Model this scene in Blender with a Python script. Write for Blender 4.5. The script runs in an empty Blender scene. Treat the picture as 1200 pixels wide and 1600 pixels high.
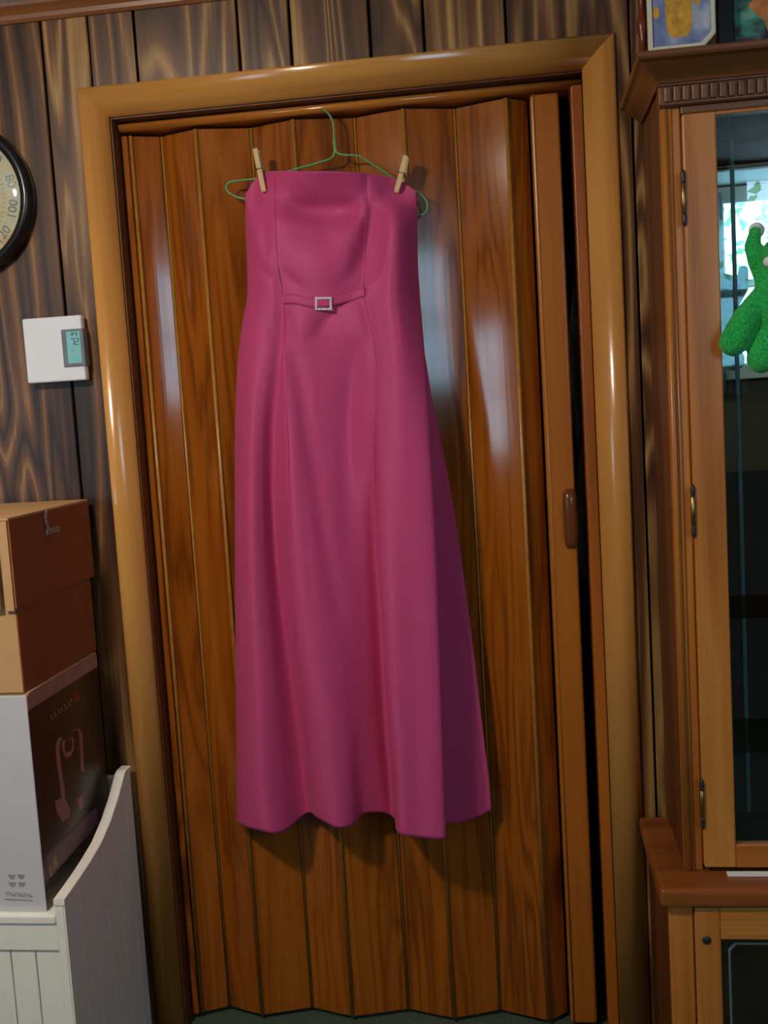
import bpy, bmesh, math, random
from mathutils import Vector, Matrix
random.seed(7)
S = bpy.context.scene
COL = S.collection

# ------------------------------------------------------------------ camera
FPX = 1650.0
CAM = Vector((.812, -2.164, 1.3717))
YAW, PITCH, ROLL = -.1338, -.101, -.0604
fw = Vector((math.sin(YAW)*math.cos(PITCH), math.cos(YAW)*math.cos(PITCH), math.sin(PITCH)))
rt0 = Vector((math.cos(YAW), -math.sin(YAW), 0)); up0 = rt0.cross(fw)
rt = rt0*math.cos(ROLL) + up0*math.sin(ROLL)
up = -rt0*math.sin(ROLL) + up0*math.cos(ROLL)
cd = bpy.data.cameras.new('camera'); cam = bpy.data.objects.new('camera', cd); COL.objects.link(cam)
cd.sensor_fit = 'VERTICAL'; cd.sensor_height = 32; cd.lens = 32*FPX/1600; cd.clip_start = .02
cam.matrix_world = Matrix(((rt.x, up.x, -fw.x, CAM.x), (rt.y, up.y, -fw.y, CAM.y), (rt.z, up.z, -fw.z, CAM.z), (0, 0, 0, 1)))
S.camera = cam

# ------------------------------------------------------------------ sky, exposure
SKY = 8.0
LAMP = 265.0
w = bpy.data.worlds.new('sky'); S.world = w; w.use_nodes = True
bg = w.node_tree.nodes['Background']; bg.inputs[0].default_value = (.60, .78, 1.0, 1); bg.inputs[1].default_value = SKY
vs = S.view_settings
vs.view_transform = 'Standard'; vs.look = 'None'; vs.gamma = 1; vs.use_curve_mapping = False
vs.exposure = 0.1

# room dimensions (metres): door opening 0..W, wall face y = 0
W, H, CW = .96, 1.9935, .0635
CEIL = 2.232
XL, XR, YB = -3.2, 3.2, -2.8
WIN = [(-2.45, -1.6, 1.05, 1.8), (1.71, 2.9, 1.44, 2.175)]      # daylight windows in the wall behind the viewer
for i, (x0, x1, z0, z1) in enumerate(WIN):                          # light portals in the two window openings
    ld = bpy.data.lights.new('window_portal', 'AREA'); ld.shape = 'RECTANGLE'; ld.size = x1-x0; ld.size_y = z1-z0
    ld.cycles.is_portal = True
    lo = bpy.data.objects.new('window_portal', ld); COL.objects.link(lo)
    lo.location = ((x0+x1)/2, YB-.06, (z0+z1)/2); lo.rotation_euler = (math.pi/2, 0, 0)

def P(u, v, y):
    """point at depth y on the photograph's sight line through pixel (u, v)"""
    d = fw*FPX + rt*(u-600) + up*(800-v)
    return CAM + d*((y-CAM.y)/d.y)

# ------------------------------------------------------------------ materials
def lin(c):
    return tuple((x/12.92 if x <= .04045 else ((x+.055)/1.055)**2.4) for x in [k/255 for k in c]) + (1,)
class NT:
    def __init__(s, name, rough=.5, spec=.5):
        s.m = bpy.data.materials.new(name); s.m.use_nodes = True
        s.n = s.m.node_tree.nodes; s.l = s.m.node_tree.links
        s.b = s.n['Principled BSDF']; s.b.inputs['Roughness'].default_value = rough
        s.b.inputs['Specular IOR Level'].default_value = spec
    def add(s, t, ins=None, **kw):
        n = s.n.new(t)
        for k, v in kw.items(): setattr(n, k, v)
        for k, v in (ins or {}).items():
            if isinstance(v, bpy.types.NodeSocket): s.l.new(v, n.inputs[k])
            else: n.inputs[k].default_value = v
        return n
    def math(s, op, a, b=0.0, c=0.0): return s.add('ShaderNodeMath', {0: a, 1: b, 2: c}, operation=op).outputs[0]
    def noise(s, vec, scale=1, detail=3, rough=.55, dist=0):
        return s.add('ShaderNodeTexNoise', {'Vector': vec, 'Scale': scale, 'Detail': detail, 'Roughness': rough, 'Distortion': dist}).outputs[0]
    def coord(s, sc=(1, 1, 1), rnd=True):
        v = s.add('ShaderNodeTexCoord').outputs['Object']
        if rnd:
            r = s.add('ShaderNodeObjectInfo').outputs['Random']
            o = s.add('ShaderNodeVectorMath', {0: (7.3, 3.1, 5.7), 'Scale': r}, operation='SCALE').outputs[0]
            v = s.add('ShaderNodeVectorMath', {0: v, 1: o}, operation='ADD').outputs[0]
        return s.add('ShaderNodeVectorMath', {0: v, 1: sc}, operation='MULTIPLY').outputs[0]
    def ramp(s, fac, stops):
        n = s.add('ShaderNodeValToRGB', {0: fac}); cr = n.color_ramp
        while len(cr.elements) < len(stops): cr.elements.new(.5)
        for e, (p, c) in zip(cr.elements, stops): e.position = p; e.color = c if len(c) == 4 else (*c, 1)
        return n.outputs[0]
    def mix(s, f, a, b, bt='MIX'):
        n = s.add('ShaderNodeMix', data_type='RGBA', blend_type=bt)
        for i, v in ((0, f), (6, a), (7, b)):
            if isinstance(v, bpy.types.NodeSocket): s.l.new(v, n.inputs[i])
            else: n.inputs[i].default_value = v
        return n.outputs[2]
    def bump(s, h, strength=.2, dist=.001):
        b = s.add('ShaderNodeBump', {'Strength': strength, 'Distance': dist, 'Height': h})
        s.l.new(b.outputs[0], s.b.inputs['Normal'])
    def col(s, c):
        s.l.new(c, s.b.inputs['Base Color']) if isinstance(c, bpy.types.NodeSocket) else setattr(s.b.inputs['Base Color'], 'default_value', c)

def wood(name, dark, mid, light, axis='Z', freq=4.0, contrast=1.0, cross=9.0, along=.9, fine=120, rough=.35, spec=.5, knots=0.0, coat=0.0, bump=.12):
    t = NT(name, rough, spec)
    def sc(c, a): return {'Z': (c, c, a), 'X': (a, c, c), 'Y': (c, a, c)}[axis]
    base = t.noise(t.coord(sc(cross, along)), 1, 2, .5, .3)
    ph = t.math('MULTIPLY', base, freq)
    kn = None
    if knots:
        vo = t.add('ShaderNodeTexVoronoi', {'Vector': t.coord(sc(3.6, 1.3)), 'Scale': 1.0, 'Randomness': 1.0})
        kd = vo.outputs['Distance']
        kn = t.add('ShaderNodeMapRange', {0: kd, 1: .02, 2: .42, 3: 1, 4: 0}, interpolation_type='SMOOTHERSTEP').outputs[0]
        ph = t.math('ADD', ph, t.math('MULTIPLY', kn, knots))
    band = t.math('PINGPONG', ph, .5)
    band = t.math('MULTIPLY', band, 2.0)
    fn = t.noise(t.coord(sc(fine, 2.2)), 1, 3, .6)
    v = t.math('ADD', t.math('MULTIPLY', band, .55*contrast), t.math('MULTIPLY', fn, .45))
    big = t.noise(t.coord(sc(cross*.35, along*.8)), 1, 2, .5)
    v = t.math('ADD', v, t.math('MULTIPLY', t.math('SUBTRACT', big, .5), .9))
    v = t.math('ADD', v, .5-.275*contrast-.225)
    c = t.ramp(v, [(.12, dark), (.5, mid), (.88, light)])
    if kn is not None:
        core = t.add('ShaderNodeMapRange', {0: kd, 1: .05, 2: .13, 3: .85, 4: 0}, interpolation_type='SMOOTHSTEP').outputs[0]
        c = t.mix(core, c, dark)
    t.col(c)
    t.b.inputs['Coat Weight'].default_value = coat
    t.b.inputs['Coat Roughness'].default_value = .18
    if bump: t.bump(fn, bump, .0006)
    return t.m
def plain(name, c, rough=.5, spec=.5, metal=0, var=.12, vs_=40, bump=0, **kw):
    t = NT(name, rough, spec)
    n = t.noise(t.coord((1, 1, 1)), vs_, 3)
    a = tuple(x*(1-var) for x in c[:3])+(1,); b = tuple(min(1, x*(1+var)) for x in c[:3])+(1,)
    t.col(t.ramp(n, [(.3, a), (.7, b)]))
    t.b.inputs['Metallic'].default_value = metal
    for k, v in kw.items(): t.b.inputs[k].default_value = v
    if bump: t.bump(n, bump, .001)
    return t.m

M = {}
M['pine'] = wood('dark_stained_knotty_pine', lin((42, 25, 15)), lin((104, 67, 36)), lin((188, 144, 84)), freq=10, cross=7.5, along=.6, fine=130, knots=2.2, rough=.42, contrast=.95)
M['groove'] = plain('black_groove', (.008, .006, .005, 1), .9, .1)
M['casing'] = wood('honey_maple_casing', lin((180, 116, 50)), lin((216, 152, 76)), lin((228, 176, 102)), freq=2.0, cross=7, along=.8, fine=60, contrast=.5, rough=.2, spec=.8, bump=.04)
M['casing_x'] = wood('honey_maple_casing_head', lin((180, 116, 50)), lin((216, 152, 76)), lin((228, 176, 102)), axis='X', freq=2.0, cross=7, along=.8, fine=60, contrast=.5, rough=.2, spec=.8, bump=.04)
M['crown'] = wood('brown_crown_trim', lin((96, 54, 26)), lin((130, 78, 40)), lin((150, 96, 52)), axis='X', freq=2, contrast=.5, rough=.35)
M['jamb'] = wood('red_brown_jamb', lin((140, 70, 14)), lin((180, 98, 24)), lin((196, 116, 40)), freq=2, contrast=.5, rough=.4, bump=.03)
M['jamb_x'] = wood('red_brown_header', lin((140, 70, 14)), lin((180, 98, 24)), lin((196, 116, 40)), axis='X', freq=2, contrast=.5, rough=.25, bump=.0)
M['jambshade'] = wood('shade_toned_jamb_lining', lin((70, 36, 14)), lin((104, 56, 22)), lin((120, 68, 30)), freq=2, contrast=.4, rough=.5, bump=.03)  # jamb wood darkened in its colour for the shade inside the opening
M['header'] = wood('orange_brown_header', lin((150, 84, 30)), lin((190, 116, 46)), lin((206, 134, 60)), axis='X', freq=2, contrast=.4, rough=.13, spec=.8, bump=.0)
M['vinyl'] = wood('wood_print_vinyl', lin((80, 36, 7)), lin((150, 79, 17)), lin((168, 96, 29)), freq=6.0, cross=15, along=1.3, fine=230, contrast=.6, rough=.11, spec=.5, knots=1.0, bump=.03)
M['hinge'] = plain('tan_vinyl_hinge', lin((176, 118, 48)), .25)
M['post'] = wood('orange_vinyl_post', lin((150, 80, 20)), lin((174, 100, 30)), lin((188, 116, 42)), freq=1.5, contrast=.3, rough=.3, bump=.02)
M['handle'] = plain('brown_plastic_handle', lin((112, 62, 28)), .22, .5)
M['oak'] = wood('golden_oak', lin((130, 70, 22)), lin((184, 110, 42)), lin((206, 140, 68)), freq=3.0, cross=12, along=.9, fine=140, contrast=.55, rough=.33, bump=.08)
M['oak_x'] = wood('golden_oak_rail', lin((130, 70, 22)), lin((182, 108, 40)), lin((204, 138, 66)), axis='X', freq=3.0, cross=12, along=.9, fine=140, contrast=.55, rough=.33, bump=.08)
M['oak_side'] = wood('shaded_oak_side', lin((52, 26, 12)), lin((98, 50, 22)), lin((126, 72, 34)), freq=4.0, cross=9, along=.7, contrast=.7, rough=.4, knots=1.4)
M['oak_dark'] = wood('dark_oak_moulding', lin((80, 44, 20)), lin((118, 70, 34)), lin((140, 88, 46)), axis='X', freq=2.5, contrast=.6, rough=.35)
M['white'] = plain('white_painted_wood', lin((248, 244, 232)), .4, .4, var=.02)
M['plastic'] = plain('white_plastic', lin((236, 238, 242)), .35, .5, var=.01)
M['grey'] = plain('grey_bezel', lin((112, 118, 124)), .4)
M['lcd'] = plain('teal_display', lin((140, 205, 208)), .15, .5, var=.04, vs_=60)
M['ink'] = plain('dark_ink', lin((44, 60, 66)), .5)
M['black'] = plain('black_gloss_rim', (.01, .009, .009, 1), .25, .5)
M['card'] = plain('tan_cardboard', lin((198, 156, 108)), .8, .2, var=.05, vs_=14)
M['cardshade'] = plain('shade_toned_cardboard', lin((150, 86, 48)), .75, .2, var=.05, vs_=14)  # same cardboard as the tan one, side shade put into the colour
M['boxwhite'] = plain('pale_grey_box_print', lin((205, 203, 206)), .45, .4, var=.02)
M['boxdark'] = plain('dark_brown_box_print', lin((50, 30, 24)), .3, .5, var=.2, vs_=9)
M['boxtan'] = plain('taupe_print_band', lin((168, 128, 116)), .45)
M['printpink'] = plain('dusty_pink_print', lin((170, 116, 104)), .45)
M['printred'] = plain('rust_red_print', lin((150, 52, 30)), .45)
M['printmauve'] = plain('mauve_print', lin((128, 92, 98)), .45)
M['printcream'] = plain('cream_print', lin((170, 150, 104)), .45)
M['inkgrey'] = plain('grey_ink', lin((120, 116, 124)), .6)
M['inkpale'] = plain('pale_grey_ink', lin((150, 147, 154)), .6)
M['clip'] = plain('dull_grey_metal', lin((140, 132, 136)), .35, .6, metal=.3)
M['counter'] = wood('red_brown_counter', lin((84, 42, 14)), lin((134, 72, 26)), lin((158, 94, 42)), axis='X', freq=3, cross=12, along=.9, fine=140, contrast=.55, rough=.3, bump=.06)
M['etch_glint'] = plain('etched_border_bevel_glint', lin((96, 116, 112)), .5)
M['steel'] = plain('bright_steel', (.6, .6, .6, 1), .2, .5, metal=1, var=.02)
M['brass'] = plain('aged_brass', (.42, .27, .1, 1), .35, .5, metal=1, var=.2)
M['iron'] = plain('dark_iron', (.03, .028, .025, 1), .4)
M['wire'] = plain('green_coated_wire', lin((92, 158, 96)), .35)
M['pin'] = wood('pale_clothespin_wood', lin((190, 150, 96)), lin((220, 184, 128)), lin((232, 200, 150)), freq=2, contrast=.3, rough=.6, bump=.03)
M['ceiling'] = plain('off_white_ceiling', (.86, .86, .84, 1), .9, .2, var=.04)
M['plaster'] = plain('light_tan_wall', (.12, .09, .06, 1), .8, .2, var=.05)
M['darkwall'] = plain('dark_brown_wall', (.07, .045, .028, 1), .6, .3, var=.2)
M['carpet'] = plain('grey_green_carpet', lin((72, 84, 70)), .95, .05, var=.35, vs_=220, bump=.5)
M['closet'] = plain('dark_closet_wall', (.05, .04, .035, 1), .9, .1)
M['bagblue'] = plain('cloudy_plastic_bag', lin((190, 205, 215)), .2, .8, var=.2, vs_=12)
M['paper'] = plain('white_paper', lin((232, 228, 224)), .6, .2, var=.01)
M['bark'] = plain('tree_bark', (.08, .06, .045, 1), .9)
M['leafy'] = plain('green_leaves', (.18, .42, .16, 1), .6, var=.4, vs_=8)
M['curtain'] = plain('pale_blue_curtain', (.42, .52, .55, 1), .8, .1, var=.05)

# satin dress cloth
t = NT('magenta_satin', .55, .35)
n1 = t.noise(t.coord((420, 420, 900), False), 1, 2)
t.col(t.ramp(n1, [(.3, lin((190, 65, 114))), (.7, lin((204, 79, 128)))]))
t.b.inputs['Specular Tint'].default_value = (1, .6, .95, 1); t.b.inputs['Anisotropic'].default_value = .8; t.b.inputs['Anisotropic Rotation'].default_value = .25
tg = t.add('ShaderNodeTangent', direction_type='RADIAL', axis='Z'); t.l.new(tg.outputs[0], t.b.inputs['Tangent'])
t.b.inputs['Sheen Weight'].default_value = .15; t.b.inputs['Sheen Roughness'].default_value = .4
t.b.inputs['Sheen Tint'].default_value = (1, .5, .9, 1)
t.bump(n1, .12, .0004); M['satin'] = t.m
M['seam'] = plain('magenta_seam', lin((164, 44, 90)), .6)
M['rhine'] = plain('rhinestone_silver', (.9, .9, .93, 1), .15, 1.0, metal=.1, var=.15, vs_=300)
# plush
t = NT('green_plush', .9, .1)
n1 = t.noise(t.coord((1, 1, 1), False), 260, 3)
t.col(t.ramp(n1, [(.3, lin((16, 140, 54))), (.7, lin((60, 200, 96)))]))
t.b.inputs['Sheen Weight'].default_value = .6; t.b.inputs['Sheen Tint'].default_value = (.4, 1, .55, 1)
t.bump(n1, 1, .003); M['plush'] = t.m
# cabinet glass: thin clear pane
def glass(name, tint, k=1.8):
    t = NT(name); n, l = t.n, t.l
    fr = t.add('ShaderNodeFresnel', {'IOR': 1.62})
    bf = t.add('ShaderNodeNewGeometry').outputs['Backfacing']
    f2 = t.math('MULTIPLY', t.math('MINIMUM', t.math('MULTIPLY', fr.outputs[0], k), 1.0), t.math('SUBTRACT', 1.0, bf))
    tr = t.add('ShaderNodeBsdfTransparent', {'Color': tint}); gl = t.add('ShaderNodeBsdfGlossy', {'Color': (.9, 1, 1, 1), 'Roughness': .01})
    mx = t.add('ShaderNodeMixShader', {0: f2, 1: tr.outputs[0], 2: gl.outputs[0]})
    l.new(mx.outputs[0], n['Material Output'].inputs[0]); return t.m
M['glass'] = glass('cabinet_glass', (.86, .94, .94, 1))
M['shelfglass'] = glass('shelf_glass', (.9, .97, .96, 1), .05)
M['clear'] = glass('window_glass', (.95, 1, 1, 1))
t = NT('mirror_silvering', .01, .5); t.col((.80, .90, .92, 1)); t.b.inputs['Metallic'].default_value = 1; M['mirror'] = t.m
def emit(name, c, s):
    t = NT(name); t.col((.8, .8, .8, 1)); t.b.inputs['Emission Color'].default_value = c; t.b.inputs['Emission Strength'].default_value = s
    return t.m
M['lampglow'] = emit('glowing_lamp_glass', (1, .88, .74, 1), LAMP)
# thermometer face: aged cream paper with tan blotches
t = NT('aged_map_face', .35, .5)
n1 = t.noise(t.coord((1, 1, 1), False), 26, 4, .6)
t.col(t.ramp(n1, [(.3, lin((206, 150, 96))), (.5, lin((214, 194, 152))), (.68, lin((196, 190, 176)))])); M['face'] = t.m
# painted plaque: cloudy blue wash
t = NT('blue_wash_plaque', .15, .6)
n1 = t.noise(t.coord((1, 1, 1), False), 16, 3)
t.col(t.ramp(n1, [(.3, lin((74, 84, 140))), (.55, lin((140, 150, 184))), (.75, lin((210, 208, 206)))])); M['plaque'] = t.m
M['plaquerim'] = plain('cream_glaze', lin((214, 208, 182)), .15, .6, var=.03)
M['gold'] = plain('golden_yellow_paint', lin((208, 150, 52)), .3, var=.3, vs_=90)
t = NT('teal_violet_picture', .2, .5)
n1 = t.noise(t.coord((1, 1, 1), False), 22, 3, .5)
t.col(t.ramp(n1, [(.32, lin((24, 14, 24))), (.45, lin((60, 44, 66))), (.58, lin((70, 140, 120))), (.72, lin((150, 180, 160)))])); M['picture'] = t.m
M['orange'] = plain('orange_tan_paint', lin((190, 118, 56)), .3, var=.25, vs_=60)
M['redwood'] = wood('red_brown_carved_wood', lin((56, 20, 10)), lin((104, 44, 22)), lin((140, 70, 34)), rough=.3, contrast=.6)

# ------------------------------------------------------------------ mesh helpers
def mobj(name, bm, mat, parent=None, smooth=False, kind=None):
    me = bpy.data.meshes.new(name)
    bmesh.ops.recalc_face_normals(bm, faces=bm.faces)
    bm.to_mesh(me); bm.free()
    me.materials.append(M[mat] if isinstance(mat, str) else mat)
    if smooth:
        for p in me.polygons: p.use_smooth = True
    o = bpy.data.objects.new(name, me); COL.objects.link(o)
    if parent is not None: attach(o, parent)
    if kind: o['kind'] = kind
    return o
def worldloc(o):
    v = Vector((0, 0, 0))
    while o is not None: v += o.location; o = o.parent
    return v
def attach(o, parent):          # meshes are written in room coordinates; the parents are only shifted, never turned
    o.location = o.location - worldloc(parent); o.parent = parent
def tag(o, label, cat, group=None):
    o['label'] = label; o['category'] = cat
    if group: o['group'] = group
    return o
def thing(name, label, cat, loc, group=None):
    o = bpy.data.objects.new(name, None); COL.objects.link(o); o.location = loc; o.empty_display_size = .05
    return tag(o, label, cat, group)
def struct(o): o['kind'] = 'structure'; return o
def sempty(name, loc=(0, 0, 0)):
    o = bpy.data.objects.new(name, None); COL.objects.link(o); o.location = loc; o.empty_display_size = .05
    return struct(o)
def add_box(bm, x0, x1, y0, y1, z0, z1, bev=0, seg=2):
    g = bmesh.ops.create_cube(bm, size=1)['verts']
    for v in g: v.co = Vector(((x0+x1)/2+v.co.x*(x1-x0), (y0+y1)/2+v.co.y*(y1-y0), (z0+z1)/2+v.co.z*(z1-z0)))
    if bev:
        es = list({e for v in g for e in v.link_edges})
        bmesh.ops.bevel(bm, geom=es, offset=bev, segments=seg, profile=.5, affect='EDGES')
def box(name, x0, x1, y0, y1, z0, z1, mat, parent=None, bev=0, seg=2, smooth=False):
    bm = bmesh.new(); add_box(bm, x0, x1, y0, y1, z0, z1, bev, seg); return mobj(name, bm, mat, parent, smooth)
def loft(bm, rings, closed=True, caps=True):
    vs_ = [[bm.verts.new(p) for p in r] for r in rings]
    n = len(rings[0])
    for a, b in zip(vs_, vs_[1:]):
        for i in range(n if closed else n-1):
            j = (i+1) % n
            bm.faces.new((a[i], a[j], b[j], b[i]))
    if caps and closed:
        bm.faces.new(vs_[0][::-1]); bm.faces.new(vs_[-1])
    return vs_
def add_tube(bm, pts, r, n=8, closed=False):
    pts = [Vector(p) for p in pts]; rings = []; L = len(pts); ref = None
    for i, p in enumerate(pts):
        a = pts[(i-1) % L] if closed or i > 0 else p; b = pts[(i+1) % L] if closed or i < L-1 else p
        d = (b-a).normalized()
        if ref is None: ref = d.orthogonal().normalized()
        ref = (ref - d*ref.dot(d)).normalized()
        s = d.cross(ref); rr = r[i] if isinstance(r, (list, tuple)) else r
        rings.append([p + (ref*math.cos(2*math.pi*k/n) + s*math.sin(2*math.pi*k/n))*rr for k in range(n)])
    if closed: rings.append(rings[0])
    loft(bm, rings, True, not closed)
    if closed: bmesh.ops.remove_doubles(bm, verts=bm.verts, dist=1e-6)
def tube(name, pts, r, mat, parent=None, n=8): bm = bmesh.new(); add_tube(bm, pts, r, n); return mobj(name, bm, mat, parent, True)
def spline(pts, k=6, closed=False):
    pts = [Vector(p) for p in pts]; n = len(pts); out = []
    for i in range(n if closed else n-1):
        g = lambda j: pts[j % n] if closed else pts[max(0, min(n-1, j))]
        p0, p1, p2, p3 = g(i-1), g(i), g(i+1), g(i+2)
        for q in range(k):
            t_ = q/k
            out.append(.5*((2*p1)+(p2-p0)*t_+(2*p0-5*p1+4*p2-p3)*t_*t_+(3*p1-p0-3*p2+p3)*t_**3))
    if not closed: out.append(pts[-1])
    return out
def prism(name, poly, axis, a, b, mat, parent=None, bev=0):
    """outline poly of (p, q) extruded a..b along axis; (p, q) fill the two other axes in order x, y, z"""
    bm = bmesh.new()
    def mk(p, q, r): return {'x': (r, p, q), 'y': (p, r, q), 'z': (p, q, r)}[axis]
    loft(bm, [[mk(p, q, a) for p, q in poly], [mk(p, q, b) for p, q in poly]])
    if bev: bmesh.ops.bevel(bm, geom=[e for e in bm.edges], offset=bev, segments=2, affect='EDGES')
    return mobj(name, bm, mat, parent)
def lathe(bm, prof, c, axis='z', n=24, cap=True):
    rings = []
    for r, h in prof:
        ring = []
        for k in range(n):
            a = 2*math.pi*k/n; p, q = r*math.cos(a), r*math.sin(a)
            ring.append(Vector(c)+Vector({'z': (p, q, h), 'y': (p, h, q), 'x': (h, p, q)}[axis]))
        rings.append(ring)
    loft(bm, rings, True, cap)
def text_mesh(name, s, size, mat, mtx, parent, depth=.0003):
    cu = bpy.data.curves.new(name, 'FONT'); cu.body = s; cu.size = size; cu.align_x = 'CENTER'; cu.align_y = 'CENTER'; cu.extrude = depth
    o = bpy.data.objects.new(name+'_c', cu); COL.objects.link(o)
    bpy.context.view_layer.update()
    me = bpy.data.meshes.new_from_object(o.evaluated_get(bpy.context.evaluated_depsgraph_get()))
    bpy.data.objects.remove(o); bpy.data.curves.remove(cu)
    me.transform(mtx); me.materials.clear(); me.materials.append(M[mat])
    r = bpy.data.objects.new(name, me); COL.objects.link(r); attach(r, parent); return r
FRONT = Matrix(((1, 0, 0, 0), (0, 0, -1, 0), (0, 1, 0, 0), (0, 0, 0, 1)))     # text facing -y

# ------------------------------------------------------------------ the room
struct(box('floor', XL, XR, YB, .9, -.06, 0, 'carpet'))
struct(box('ceiling', XL, XR, YB, .9, CEIL, CEIL+.06, 'ceiling'))
struct(box('wall_left', XL-.06, XL, YB, .9, 0, CEIL, 'darkwall'))
struct(box('wall_right', XR, XR+.06, YB, .9, 0, CEIL, 'darkwall'))
# wall behind the viewer with the two daylight windows
bm = bmesh.new()
xs = [XL] + [v for a in WIN for v in a[:2]] + [XR]
for i in range(0, 6, 2): add_box(bm, xs[i], xs[i+1], YB-.1, YB, 0, CEIL)
for x0, x1, z0, z1 in WIN:
    add_box(bm, x0, x1, YB-.1, YB, 0, z0); add_box(bm, x0, x1, YB-.1, YB, z1, CEIL)
struct(mobj('wall_rear', bm, 'plaster'))
for i, (x0, x1, z0, z1) in enumerate(WIN):
    g = sempty('window_%d' % (i+1), ((x0+x1)/2, YB, z0))
    for a in ((x0-.05, x0+.02, z0-.05, z1+.05), (x1-.02, x1+.05, z0-.05, z1+.05)): box('frame_stile', a[0], a[1], YB, YB+.02, a[2], a[3], 'white', g, .003)
    for a in ((z0-.05, z0+.02), (z1-.02, z1+.05)): box('frame_rail', x0+.02, x1-.02, YB, YB+.02, a[0], a[1], 'white', g, .003)
    box('meeting_rail', x0, x1, YB-.04, YB-.01, (z0+z1)/2-.018, (z0+z1)/2+.018, 'white', g, .003)
    box('pane', x0, x1, YB-.032, YB-.028, z0, (z0+z1)/2-.018, 'clear', g); box('pane', x0, x1, YB-.032, YB-.028, (z0+z1)/2+.018, z1, 'clear', g)
# curtains at the right window (seen mirrored in the cabinet glass)
bm = bmesh.new()
x0, x1, z0, z1 = WIN[1]
pr = [(x0-.125+.011*k/2, YB+.045+.012*math.sin(k*1.3)) for k in range(25)]
loft(bm, [[(x, y, z) for x, y in pr]+[(x, y-.004, z) for x, y in reversed(pr)] for z in (1.33, 1.8, 2.2)])
tag(mobj('curtain', bm, 'curtain', None, True), 'pale blue curtain hanging beside the window behind the viewer', 'curtain')
# tree outside that window
tr = thing('leafy_tree', 'leafy tree standing outside the right-hand window', 'tree', (2.9, -6.2, 0))
tube('trunk', [(2.9, -6.2, -.5), (2.85, -6.2, 1), (2.95, -6.25, 2.2), (2.8, -6.2, 3.2)], [.12, .1, .08, .04], 'bark', tr, 10)
bm = bmesh.new()
for k in range(520):
    c = Vector((2.9+random.gauss(0, .75), -6.2+random.gauss(0, .4), 2.7+random.gauss(0, .6)))
    q = Matrix.Rotation(random.uniform(0, 6.28), 3, 'Y') @ Matrix.Rotation(random.uniform(-1, 1), 3, 'X'); s = random.uniform(.025, .06)
    bm.faces.new([bm.verts.new(c+q@Vector(p)*s) for p in ((-1, 0, 0), (0, .15, -.5), (1, 0, 0), (0, .15, .5))])
o = mobj('crown_of_leaves', bm, 'leafy', tr); o['kind'] = 'stuff'

# panelled wall with the doorway: backing slab + one board per plank
TH = .12
bm = bmesh.new()
add_box(bm, XL, 0, .012, TH, 0, CEIL); add_box(bm, W, XR, .012, TH, 0, CEIL); add_box(bm, 0, W, .012, TH, H, CEIL)
wall = struct(mobj('wall_back', bm, 'groove'))
ed = [-.52, -.33, -.133, -.031, .067, .283, .39, .55, .657, .818, 1.0525, 1.19, 1.34, 1.52, 1.66]
x = -.52
while x > XL+.1: x -= random.choice((.1, .15, .2, .2)); ed.insert(0, max(x, XL))
x = 1.66
while x < XR-.1: x += random.choice((.1, .15, .2, .2)); ed.append(min(x, XR))
for a, b in zip(ed, ed[1:]):
    a2, b2 = a+.0026, b-.0026
    if b2-a2 < .01: continue
    z0 = 0
    segs = [(a2, b2, 0)]
    if b2 > 0 and a2 < W:
        segs = [(a2, b2, H)]
        if a2 < -.005: segs = [(a2, -.001, 0), (-.001, b2, H)]
        if b2 > W+.005: segs = [(a2, W+.001, H), (W+.001, b2, 0)]
    # a board notched round the doorway stays one piece
    bm = bmesh.new()
    if len(segs) == 1: add_box(bm, segs[0][0], segs[0][1], 0, .0118, segs[0][2], CEIL, .002, 1)
    else:
        lo = segs[0] if segs[0][2] == 0 else segs[1]; hi = segs[1] if lo is segs[0] else segs[0]
        xa, xb, xc = (lo[0], lo[1], hi[1]) if lo is segs[0] else (lo[1], lo[0], hi[0])
        poly = [(xa, 0), (xb, 0), (xb, H), (xc, H), (xc, CEIL), (xa, CEIL)]
        loft(bm, [[(p, y, q) for p, q in poly] for y in (0, .0118)])
    mobj('plank', bm, 'pine', wall)
# crown trim under the ceiling
prof = [(0, 2.198), (-.006, 2.198), (-.010, 2.204), (-.012, 2.212), (-.018, 2.220), (-.024, 2.226), (-.026, CEIL), (0, CEIL)]
bm = bmesh.new(); loft(bm, [[(x, y-.0002, z) for y, z in prof] for x in (XL, XR)]); struct(mobj('trim_1', bm, 'crown'))

# door casing: three rounded, mitred boards
g = sempty('trim_2', (W/2, 0, 0))
cp = []
for k in range(15):
    q = k/14
    hgt = .005+.016*math.sin(math.pi*q)**.85
    cp.append((q, hgt))
cp = [(0, 0)]+cp+[(1, 0)]
def casing(name, f0, f1, mat):
    bm = bmesh.new(); loft(bm, [[f0(q*CW, h) for q, h in cp], [f1(q*CW, h) for q, h in cp]]); o = mobj(name, bm, mat, g)
    for p in o.data.polygons: p.use_smooth = len(p.vertices) == 4
    return o
casing('side_casing', lambda q, h: (-q, -h-.0003, 0), lambda q, h: (-q, -h-.0003, H+q), 'casing')
casing('side_casing', lambda q, h: (W+q, -h-.0003, 0), lambda q, h: (W+q, -h-.0003, H+q), 'casing')
casing('head_casing', lambda q, h: (-q, -h-.0003, H+q), lambda q, h: (W+q, -h-.0003, H+q), 'casing_x')
# jamb lining and stop
g = sempty('trim_3', (W/2, .05, 0))
box('jamb_board', -.0, .003, .001, TH, 0, H, 'jambshade', g); box('jamb_head', .003, W-.0001, .001, TH, H-.003, H, 'jambshade', g)
box('stop_board', W-.022, W-.0002, .012, TH, 0, H-.0225, 'jamb', g, .002)
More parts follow.
